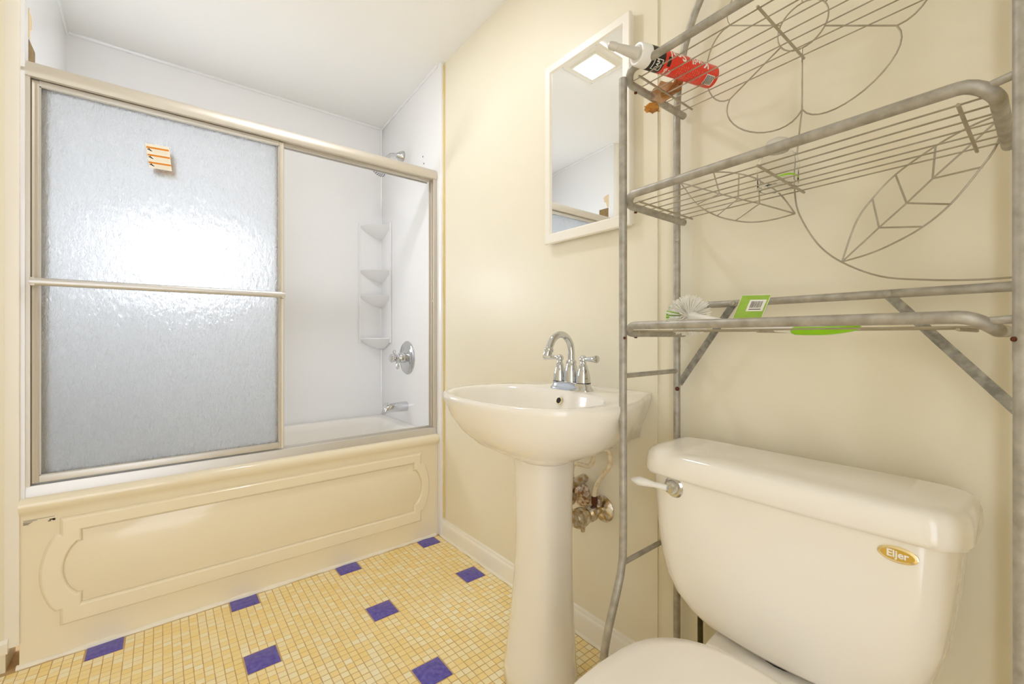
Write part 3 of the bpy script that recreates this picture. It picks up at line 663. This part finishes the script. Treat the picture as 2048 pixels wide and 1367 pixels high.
# bowl
def egg(xb, xf, hy_, z, n=40, e=2.2, bx_=None):
    out = []; cx = xb-(xb-xf)*0.42
    for k in range(n):
        t = 2*math.pi*k/n; c, s = math.cos(t), math.sin(t)
        rx = (xb-cx) if c > 0 else (cx-xf); ee = 3.0 if c > 0 else 2.1
        out.append((cx+rx*math.copysign(abs(c)**(2/ee), c), TY+hy_*math.copysign(abs(s)**(2/2.2), s), z))
    return out
obj('bowl', loft(nb(), [egg(0.98, 0.52, 0.115, 0.0), egg(0.98, 0.52, 0.115, 0.02), egg(0.96, 0.53, 0.105, 0.1), egg(0.95, 0.46, 0.12, 0.2), egg(0.93, 0.385, 0.155, 0.3), egg(0.90, 0.355, 0.178, 0.36), egg(0.88, 0.345, 0.182, 0.385), egg(0.875, 0.355, 0.175, 0.392)]), M['porc'], to, ang=60)
dk = [(0.80, -0.11), (0.87, -0.118), (1.07, -0.135), (1.075, 0.135), (0.87, 0.118), (0.80, 0.11)]
obj('tank_deck', loft(nb(), [[(x, TY+y*0.95, 0.30) for x, y in dk], [(x, TY+y, 0.368) for x, y in dk], [(x+0.004, TY+y*0.98, 0.374) for x, y in dk]]), M['porc'], to, ang=50)
obj('tank_gasket', lathe(nb(), [(0.05, 0), (0.05, 0.016)], (1.0, TY, 0.372), (0, 0, 1), 20), M['rubber'], to)
obj('seat', loft(nb(), [egg(0.845, 0.335, 0.183, 0.393), egg(0.85, 0.33, 0.188, 0.398), egg(0.85, 0.33, 0.188, 0.406), egg(0.845, 0.335, 0.184, 0.409)]), M['seat'], to)
obj('seat_lid', loft(nb(), [egg(0.85, 0.333, 0.184, 0.4105), egg(0.853, 0.33, 0.187, 0.413), egg(0.853, 0.33, 0.187, 0.419), egg(0.848, 0.336, 0.181, 0.4245), egg(0.83, 0.36, 0.155, 0.428), egg(0.78, 0.42, 0.1, 0.431)]), M['seat'], to, ang=60)
for s in (1, -1):
    obj('hinge_cap', box(nb(), 0.848, 0.885, TY+s*0.075-0.02, TY+s*0.075+0.02, 0.373, 0.398, 0.006, 3), M['seat'], to)
obj('hinge_bar', tube(nb(), [(0.857, TY-0.09, 0.404), (0.857, TY+0.09, 0.404)], 0.008, 12), M['seat'], to)
ts = thing('toilet_supply_pipe', 'dark vertical supply pipe behind the toilet tank', 'pipe', (1.11, 0.585, 0))
obj('riser', tube(nb(), [(1.11, 0.585, 0.0), (1.11, 0.585, 0.3), (1.10, 0.575, 0.37), (1.085, 0.56, 0.43)], 0.007, 10), M['pipe'], ts)
obj('floor_flange', lathe(nb(), [(0.025, 0.0), (0.022, 0.006), (0.009, 0.01)], (1.11, 0.585, 0.0), (0, 0, 1), 18), M['chrome_old'], ts)

# ================================================================== STORAGE RACK
rk = thing('storage_rack', 'tall grey metal wire shelf rack standing over the toilet', 'shelf rack', (1.0, 0.343, 0))
YLf, YRt, XF, XB = 0.654, 0.0233, 0.872, 1.12
def W(x, y, z): return Vector((x-0.045*(YLf-y), y, z))
RT = 0.0093
def leg_front(y, splay):
    up = tube(nb(), [W(XF, y, 1.0), W(XF, y, 1.655)], RT*1.04, 14)
    l = obj('front_leg', up, M['galv'], rk)
    lo = catmull([W(XF-0.078, y, 0.0), W(XF-0.076, y, 0.2), W(XF-0.072, y, 0.285), W(XF-0.055, y, 0.345), W(XF-0.02, y, 0.43), W(XF-0.006, y, 0.475), W(XF, y, 0.53), W(XF, y, 0.8), W(XF, y, 1.01)], 5)
    obj('lower_tube', tube(nb(), lo, RT, 14), M['galv'], l)
    obj('foot_cap', lathe(nb(), [(RT+.002, 0), (RT+.002, 0.02), (RT, 0.022)], W(XF-0.078, y, 0.0), (0, 0, 1), 14), M['plastic_white'], l)
    obj('screw', lathe(nb(), [(0.0036, -0.002), (0.0032, 0.0025), (0.0, 0.003)], W(XF-0.006, y-0.0095 if y > .3 else y+0.007, 1.027), (-0.75, -0.65 if y > .3 else 0.6, 0), 10), M['rust'], l)
leg_front(YLf, 1); leg_front(YRt, 1)
# rear legs run up into an arch
AR = 0.30
def leg_rear(y):
    l = obj('rear_leg', tube(nb(), [W(XB, y, 1.0), W(XB, y, 1.63)], RT*1.03, 14), M['galv'], rk)
    obj('lower_tube', tube(nb(), [W(XB, y, 0.0), W(XB, y, 1.01)], RT, 14), M['galv'], l)
    for z, m in ((1.298, 'galv'), (0.886, 'rust')):
        obj('bolt', lathe(nb(), [(0.006, 0), (0.006, 0.002), (0.0045, 0.004), (0.0, 0.0045)], W(XB-RT*0.75, y-RT*0.55, z), (-0.8, -0.6, 0), 12), M[m], l)
leg_rear(YLf+0.004); leg_rear(YRt+0.004)
ap = []
yc, hw = (YLf+YRt)/2+0.004, (YLf-YRt)/2
for k in range(29):
    a = math.pi*k/28; ap.append(W(XB, yc+hw*math.copysign(abs(math.cos(a))**0.8, math.cos(a)), 1.63+0.42*abs(math.sin(a))**0.9))
obj('top_arch', tube(nb(), ap, RT, 14), M['galv'], rk)
# shelves
def shelf(zr, zw):
    r = 0.03; yl, yr = YLf-0.004, YRt+0.023
    dz = 0.018; pts = [W(XB+0.022, yl, zr-dz), W(XF+r+0.03, yl, zr-dz), W(XF+r, yl, zr-dz)]
    for k in range(1, 7):
        a = math.radians(90*k/7); pts.append(W(XF+r-r*math.sin(a), yl-r+r*math.cos(a), zr-dz*(0.5+0.5*math.cos(math.pi*k/7))))
    pts.append(W(XF, yl-r, zr))
    rr = 0.036
    for k in range(0, 8):
        a = math.radians(90*k/7); pts.append(W(XF+rr-rr*math.cos(a), yr+rr-rr*math.sin(a), zr-dz*(0.5-0.5*math.cos(math.pi*k/7))))
    pts += [W(XF+rr+0.03, yr, zr-dz), W(XB+0.012, yr, zr-dz)]
    s = obj('shelf_rail', tube(nb(), pts, RT*0.98, 14), M['galv'], rk)
    xs = [XF+0.018+k*(XB-0.008-XF-0.018)/6 for k in range(7)]
    for x in xs:
        obj('wire', tube(nb(), [W(x, yl, zw), W(x, yr, zw)], 0.0015, 6), M['wire'], s)
    for y in (0.612, 0.345, 0.082):
        obj('cross_wire', tube(nb(), [W(XF+0.006, y, zw-0.0036), W(XB+0.0, y, zw-0.0036)], 0.0026, 6), M['wire'], s)
    obj('bolt', lathe(nb(), [(0.004, 0), (0.004, 0.003), (0.0, 0.004)], W(XF+0.05, yl+0.003, zr-0.0265), (-0.2, 0, -1), 8), M['rust'], s)
    obj('spacer', tube(nb(), [W(XF+0.012, yr+0.012, zr-0.006), W(XF+0.002, YRt+0.006, zr-0.004)], 0.0055, 10), M['galv'], s)
for zr, zw in ((1.666, 1.648), (1.368, 1.352), (1.0565, 1.0435)): shelf(zr, zw)
for y in (YLf, YRt):
    for z in (0.935, 0.482):
        obj('side_rung', tube(nb(), [W(XF, y, z), W(XB, y+0.004, z)], 0.0062, 12), M['galv'], rk)
bar = obj('rear_bar', tube(nb(), [W(XB, YLf, 1.113), W(XB, YRt, 1.113)], 0.0085, 14), M['galv'], rk)
for y in (0.50, 0.2):
    obj('bolt', lathe(nb(), [(0.007, 0), (0.007, 0.003), (0.005, 0.005), (0, 0.0055)], W(XB-0.0075, y, 1.1135), (-1, 0, 0), 14), M['galv'], bar)
def strap(y0, z0, y1, z1):
    a, b = W(XB-0.002, y0, z0), W(XB-0.002, y1, z1); d = (b-a).normalized(); n = d.cross(Vector((1, 0, 0))).normalized()*0.0085
    e = Vector((0.0012, 0, 0)); bm = nb()
    loft(bm, [[a-n-e, a+n-e, a+n+e, a-n+e], [b-n-e, b+n-e, b+n+e, b-n+e]])
    obj('diagonal_brace', bm, M['strap'], rk, smooth=False)
strap(0.50, 1.111, YLf-0.005, 0.9); strap(0.2, 1.111, YRt+0.01, 0.905)
# wire flower
fy, fz, rw = 0.349, 1.7195, 0.0017
def WF(dy, dz): return W(XB, fy+dy, fz+dz)
fo = obj('wire_flower', tube(nb(), [WF(0.05*math.cos(t), 0.05*math.sin(t)) for t in [2*math.pi*k/32 for k in range(32)]], rw, 8, closed=True), M['wire'], rk)
RS = 0.186; ends = []
for k in range(6):
    a = math.radians(30+60*k); c, s = math.cos(a), math.sin(a); ends.append((RS*c, RS*s))
    obj('spoke', tube(nb(), [WF(0.05*c, 0.05*s), WF(RS*c, RS*s)], rw, 8), M['wire'], fo)
for k in range(6):
    a, b = Vector(ends[k]), Vector(ends[(k+1) % 6]); mid = (a+b)/2; out = mid.normalized(); tn = (b-a)/2
    pts = []
    for q in range(17):
        t = math.pi*q/16; pts.append(mid - tn*math.cos(t) + out*0.062*math.sin(t)**0.9)
    obj('petal', tube(nb(), [WF(p.x, p.y) for p in pts], rw, 8), M['wire'], fo)
# stem and leaves, lying in the same rear plane
def RP(u, v):
    a = (u-1024)/871; b = (673-v)/871
    rx, ry = s_+a*c_, c_-a*s_            # direction of that sight line; meets the rear plane x = XB-0.045*(YLf-y)
    t = (XB-0.045*YLf)/(rx-0.045*ry)
    return Vector((t*rx, t*ry, 1.03+t*b))
stem = catmull([RP(1604, 219), RP(1598, 270), RP(1591, 340), RP(1590, 390), RP(1600, 432), RP(1636, 488), RP(1684, 524), RP(1760, 552), RP(1850, 559), RP(1950, 559), W(XB, YRt, 1.128)], 5)
obj('wire_stem', tube(nb(), stem, rw, 8), M['wire'], rk)
def leaf_wire(up, lo, vein, subs):
    l = obj('wire_leaf', tube(nb(), catmull([RP(*q) for q in up], 5), rw, 8), M['wire'], rk)
    obj('leaf_edge', tube(nb(), catmull([RP(*q) for q in lo], 5), rw, 8), M['wire'], l)
    obj('midrib', tube(nb(), [RP(*q) for q in vein], rw, 8), M['wire'], l)
    for a, b in subs: obj('vein', tube(nb(), [RP(*a), RP(*b)], rw, 8), M['wire'], l)
leaf_wire([(1684, 523), (1700, 475), (1717, 435), (1744, 398), (1791, 349), (1871, 292), (1938, 254), (1990, 232)], [(1684, 523), (1730, 510), (1775, 492), (1840, 457), (1901, 408), (1963, 334), (1993, 290), (2010, 235)],
          [(1684, 523), (1758, 455), (1813, 406), (1865, 357), (1930, 299), (1990, 245)],
          [((1758, 455), (1745, 398)), ((1758, 455), (1843, 453)), ((1813, 406), (1791, 349)), ((1813, 406), (1901, 408)), ((1865, 357), (1871, 292)), ((1865, 357), (1963, 334))])
leaf_wire([(1361, 365), (1386, 353), (1431, 344), (1476, 347), (1517, 359), (1558, 386), (1590, 427)], [(1361, 365), (1394, 408), (1433, 431), (1472, 441), (1505, 444), (1545, 439), (1590, 427)],
          [(1361, 365), (1439, 387), (1476, 397), (1519, 407), (1590, 427)],
          [((1439, 387), (1427, 345)), ((1439, 387), (1394, 408)), ((1476, 397), (1478, 347)), ((1476, 397), (1434, 431)), ((1519, 407), (1517, 360)), ((1519, 407), (1470, 441))])

# ================================================================== THINGS ON THE RACK
# caulk tube
ka = Vector((0.866, 0.590, 1.6755)); kb = Vector((1.066, 0.534, 1.6755)); kd = (kb-ka).normalized(); KR = 0.0252
ku = Vector((0, 0, 1)); kv = kd.cross(ku).normalized(); L = (kb-ka).length
ct = thing('caulk_tube', 'red caulk tube with white nozzle lying on the top shelf', 'caulk tube', (ka+kb)/2-Vector((0, 0, KR)))
obj('tube_body', lathe(nb(), [(KR*0.97, 0), (KR, 0.002), (KR, L-0.002), (KR*0.97, L)], ka, kd, 40), M['red'], ct)
obj('white_collar', lathe(nb(), [(KR*0.9, -0.022), (KR*1.0, -0.019), (KR*1.006, 0.006), (KR*0.99, 0.006)], ka, kd, 40), M['plastic_white'], ct)
obj('nozzle', lathe(nb(), [(0.019, -0.0225), (0.0135, -0.0235), (0.0125, -0.03), (0.0085, -0.075), (0.0075, -0.079), (0.0095, -0.081), (0.0085, -0.094), (0.005, -0.099), (0.0, -0.1)], ka, kd, 20), M['nozzle'], ct)
obj('black_band', lathe(nb(), [(KR*1.002, 0.006), (KR*1.006, 0.0065), (KR*1.006, 0.042), (KR*1.002, 0.0425)], ka, kd, 40), M['black'], ct)
def wrap(bm, s0, ang, rot=0, r=KR*1.012):
    """flat text wrapped round the tube: s along the axis, ang (deg) round it; 0 = underside, + towards the camera"""
    bmesh.ops.subdivide_edges(bm, edges=[e for e in bm.edges if e.calc_length() > 0.006], cuts=2)
    cr_, sr_ = math.cos(rot), math.sin(rot)
    for v in bm.verts:
        x, y = v.co.x*cr_-v.co.y*sr_, v.co.x*sr_+v.co.y*cr_
        th = math.radians(ang)+y/KR
        v.co = ka+kd*(s0+x)+r*(-ku*math.cos(th)+kv*math.sin(th))
    return bm
SG = 1
def wtext(name, s, size, s0, ang, m, rot=0, bold=0.0): return obj(name, wrap(text_bm(s, size, 0, bold), s0, ang, rot), M[m], ct, smooth=False)
def wrect(bm, s0, ang, w, h, r):
    n = max(2, int(h/0.002)); rows = []
    for k in range(n+1):
        th = math.radians(ang)+(-h/2+h*k/n)/KR; rows.append([ka+kd*(s0-w/2)+r*(-ku*math.cos(th)+kv*math.sin(th)), ka+kd*(s0+w/2)+r*(-ku*math.cos(th)+kv*math.sin(th))])
    V = [[bm.verts.new(p) for p in q] for q in rows]
    for a, b in zip(V, V[1:]): bm.faces.new((a[0], a[1], b[1], b[0]))
CA = 38     # angle of the side that faces the camera (below, towards the room)
lg = nb(); wrect(lg, 0.026, CA-6, 0.024, 0.026, KR*1.010); obj('logo_frame', lg, M['white_print'], ct, smooth=False)
lg = nb(); wrect(lg, 0.026, CA-6, 0.0205, 0.0225, KR*1.013); obj('logo_field', lg, M['black'], ct, smooth=False)
obj('logo', wrap(text_bm('DAP', 0.0115, 0, 0.0003), 0.026, CA-6, math.radians(90), KR*1.017), M['white_print'], ct, smooth=False)
wtext('brand_text', 'Kwik', 0.012, 0.054, CA-34, 'white_print', math.radians(90), 0.0003)
wtext('brand_text', 'Seal', 0.012, 0.066, CA-34, 'white_print', math.radians(90), 0.0003)
wtext('large_text', 'Kwik Seal', 0.03, 0.115, CA+72, 'white_print', math.pi, 0.0006)
dot = nb(); wrect(dot, 0.055, CA+24, 0.009, 0.02, KR*1.01); obj('black_mark', dot, M['black'], ct, smooth=False)
fp_ = nb()
for s0 in (0.088, 0.094, 0.100, 0.106, 0.112, 0.122, 0.128, 0.134, 0.140, 0.146, 0.156):
    for k in range(6):
        a0 = CA-40+k*12+random.uniform(-3, 3); wrect(fp_, s0, a0, 0.0012, random.uniform(0.002, 0.0046), KR*1.01)
obj('fine_print', fp_, M['pale_red'], ct, smooth=False)
bc = nb(); wrect(bc, 0.184, CA-4, 0.026, 0.024, KR*1.008); bco = obj('barcode_label', bc, M['white_print'], ct, smooth=False)
bs = nb(); s0 = 0.1735
while s0 < 0.195:
    w = random.choice((0.0006, 0.0009, 0.0015)); wrect(bs, s0, CA-4, w, 0.021, KR*1.012); s0 += w+random.choice((0.0006, 0.0009))
obj('barcode_bars', bs, M['black'], bco, smooth=False)

# dry leaf scrap
dl = thing('dry_leaf', 'crumpled dry brown leaf caught in the top shelf corner', 'leaf', (0.985, 0.62, 1.652))
def crumple(cx, pts, mat_, seed, thick=0.0008):
    rnd = random.Random(seed); bm = nb(); n = 6
    O, U, V_ = [Vector(p) for p in pts]
    g_ = {}
    for i in range(n+1):
        for j in range(n+1):
            a, b = i/n, j/n; wdt = 1-abs(2*a-1)**1.6*0.75
            p_ = O+U*a+V_*(b-0.5)*wdt+Vector((rnd.uniform(-1, 1), rnd.uniform(-1, 1), rnd.uniform(-1, 1)))*0.0035
            p_ += Vector((0, 0, 1))*0.008*math.sin(3*a+4*b)
            g_[i, j] = bm.verts.new(p_)
    for i in range(n):
        for j in range(n): bm.faces.new((g_[i, j], g_[i+1, j], g_[i+1, j+1], g_[i, j+1]))
    r = bmesh.ops.solidify(bm, geom=bm.faces[:], thickness=thick)
    return obj('leaf_blade', bm, M[mat_], dl, smooth=False)
iu = Vector((0.78, -0.63, 0)); iv = Vector((-0.2, -0.15, 0.97))
crumple(0, (Vector((0.985, 0.668, 1.626)), iu*0.036+iv*0.002, iv*0.042), 'leaf', 1)
crumple(0, (Vector((0.972, 0.648, 1.650)), iu*0.066+iv*0.008, iv*0.062), 'leaf2', 2)
crumple(0, (Vector((0.995, 0.628, 1.645)), iu*0.05+iv*0.022, iv*0.036), 'leaf', 5)
crumple(0, (Vector((1.012, 0.598, 1.660)), iu*0.02+iv*0.045, iu*0.02), 'leaf', 7)
# clear bottle
bt = thing('clear_bottle', 'small clear plastic bottle with white cap on the middle shelf', 'bottle', (1.05, 0.378, 1.354))
bo = Vector((1.05, 0.378, 1.354))
obj('bottle_body', lathe(nb(), [(0.0, 0.004), (0.026, 0.001), (0.035, 0.0), (0.039, 0.005), (0.0395, 0.05), (0.036, 0.066), (0.026, 0.078), (0.018, 0.083), (0.0165, 0.083), (0.024, 0.077), (0.034, 0.065), (0.0375, 0.05), (0.0372, 0.007), (0.033, 0.0035), (0.0, 0.0055)], bo, (0, 0, 1), 36), M['clear'], bt)
obj('cap', lathe(nb(), [(0.0185, 0.08), (0.0235, 0.082), (0.0235, 0.096), (0.02, 0.104), (0.01, 0.109), (0.0, 0.11)], bo, (0, 0, 1), 28), M['nozzle'], bt)
def bwrap(bm, z0, ang, r=0.0399):
    for v in bm.verts:
        th = math.radians(ang)+v.co.x/0.039; v.co = bo+Vector((r*math.cos(th), r*math.sin(th), z0+v.co.y))
    return bm
gr = nb()
for k in range(30):
    a0, a1 = math.radians(200+k*2.6), math.radians(200+(k+1)*2.6); z0 = 0.012+0.004*math.sin(k/9)
    q = [bo+Vector((0.0399*math.cos(a), 0.0399*math.sin(a), z)) for a, z in ((a0, z0), (a1, z0), (a1, z0+0.0035), (a0, z0+0.0035))]
    gr.faces.new([gr.verts.new(p_) for p_ in q])
obj('green_print', gr, M['green'], bt, smooth=False)

# toilet brush
br = thing('cleaning_brush', 'white round cleaning brush with lime green grip on the lowest shelf', 'brush', (1.0, 0.553, 1.043))
bc_ = Vector((1.0, 0.556, 1.080))
rb = random.Random(9); bm = nb()
hdx = Vector((-0.10, -0.30, -0.02)).normalized()
for k in range(900):
    d = Vector((rb.gauss(0, 1), rb.gauss(0, 1), rb.gauss(0, 1))).normalized()
    if d.dot(hdx) > 0.62: continue
    ln = 0.05+rb.uniform(-0.005, 0.004); st = bc_+d*0.008; en = bc_+d*ln
    if en.z < 1.032: en.z = 1.032+rb.uniform(0, .004)
    u2 = d.orthogonal().normalized()*0.0013; v2 = d.cross(u2)
    loft(bm, [[st+u2*.7, st-u2*.35+v2*.6, st-u2*.35-v2*.6], [en+u2, en-u2*.5+v2*.87, en-u2*.5-v2*.87]], cap0=False)
o = obj('bristles', bm, M['bristle'], br, smooth=False); o['kind'] = 'stuff'
bm = nb()
for k in range(70):
    d = Vector((rb.gauss(0, .45), 1+rb.gauss(0, .3), rb.gauss(-0.1, .4))).normalized(); st = bc_+d*0.02; en = bc_+d*0.053
    u2 = d.orthogonal().normalized()*0.0013; v2 = d.cross(u2)
    loft(bm, [[st+u2, st-u2*.5+v2*.87, st-u2*.5-v2*.87], [en+u2, en-u2*.5+v2*.87, en-u2*.5-v2*.87]], cap0=False)
o = obj('green_bristles', bm, M['green'], br, smooth=False); o['kind'] = 'stuff'
hp_ = catmull([bc_+hdx*0.0, bc_+hdx*0.05+Vector((0, 0, -.004)), Vector((0.965, 0.43, 1.056)), Vector((0.94, 0.345, 1.047)), Vector((0.925, 0.30, 1.044)), Vector((0.905, 0.245, 1.044)), Vector((0.892, 0.20, 1.05))], 4)
nh = len(hp_)
obj('handle', tube(nb(), hp_, [0.012 if i < 3 else (0.0075 if i < nh*0.6 else 0.0085) for i in range(nh)], 12), M['plastic_white'], br)
gp_ = catmull([Vector((0.92, 0.305, 1.0415)), Vector((0.91, 0.28, 1.0405)), Vector((0.9, 0.245, 1.041)), Vector((0.89, 0.215, 1.045)), Vector((0.885, 0.199, 1.049))], 4)
obj('grip', tube(nb(), gp_, [0.006]+[0.0078]*(len(gp_)-2)+[0.006], 12), M['green'], br)
# hang tag
A, Bv, Cv, Dv = Vector((1.0, 0.431, 1.122)), Vector((1.0, 0.371, 1.119)), Vector((0.985, 0.386, 1.066)), Vector((0.985, 0.446, 1.068))
nn = Vector((-1, 0, 0))*0.0005
bm = nb(); loft(bm, [[q-nn for q in (A, Bv, Cv, Dv)], [q+nn for q in (A, Bv, Cv, Dv)]])
tg = obj('tag', bm, M['green_card'], br, smooth=False); tg['label'] = 'lime green card tag with barcode'
def tq(u, v): return A.lerp(Bv, u).lerp(Dv.lerp(Cv, u), v)
def tquad(bm, u0, u1, v0, v1, off): bm.faces.new([bm.verts.new(tq(u, v)+nn*off) for u, v in ((u0, v0), (u1, v0), (u1, v1), (u0, v1))])
bm = nb(); tquad(bm, 0.36, 0.92, 0.2, 0.66, 1.6); obj('barcode_label', bm, M['white_print'], tg, smooth=False)
bm = nb(); u = 0.44
while u < 0.82:
    w = random.choice((0.012, 0.018, 0.026)); tquad(bm, u, u+w, 0.26, 0.52, 2.4); u += w+random.choice((0.014, 0.02))
tquad(bm, 0.44, 0.84, 0.57, 0.6, 2.4)
obj('barcode_bars', bm, M['ink'], tg, smooth=False)
bm = nb()
for a, b, c, d in ((0, 1, 0, 0.02), (0, 1, 0.98, 1), (0, 0.02, 0, 1), (0.98, 1, 0, 1)): tquad(bm, a, b, c, d, 1.8)
obj('tag_border', bm, M['paper'], tg, smooth=False)
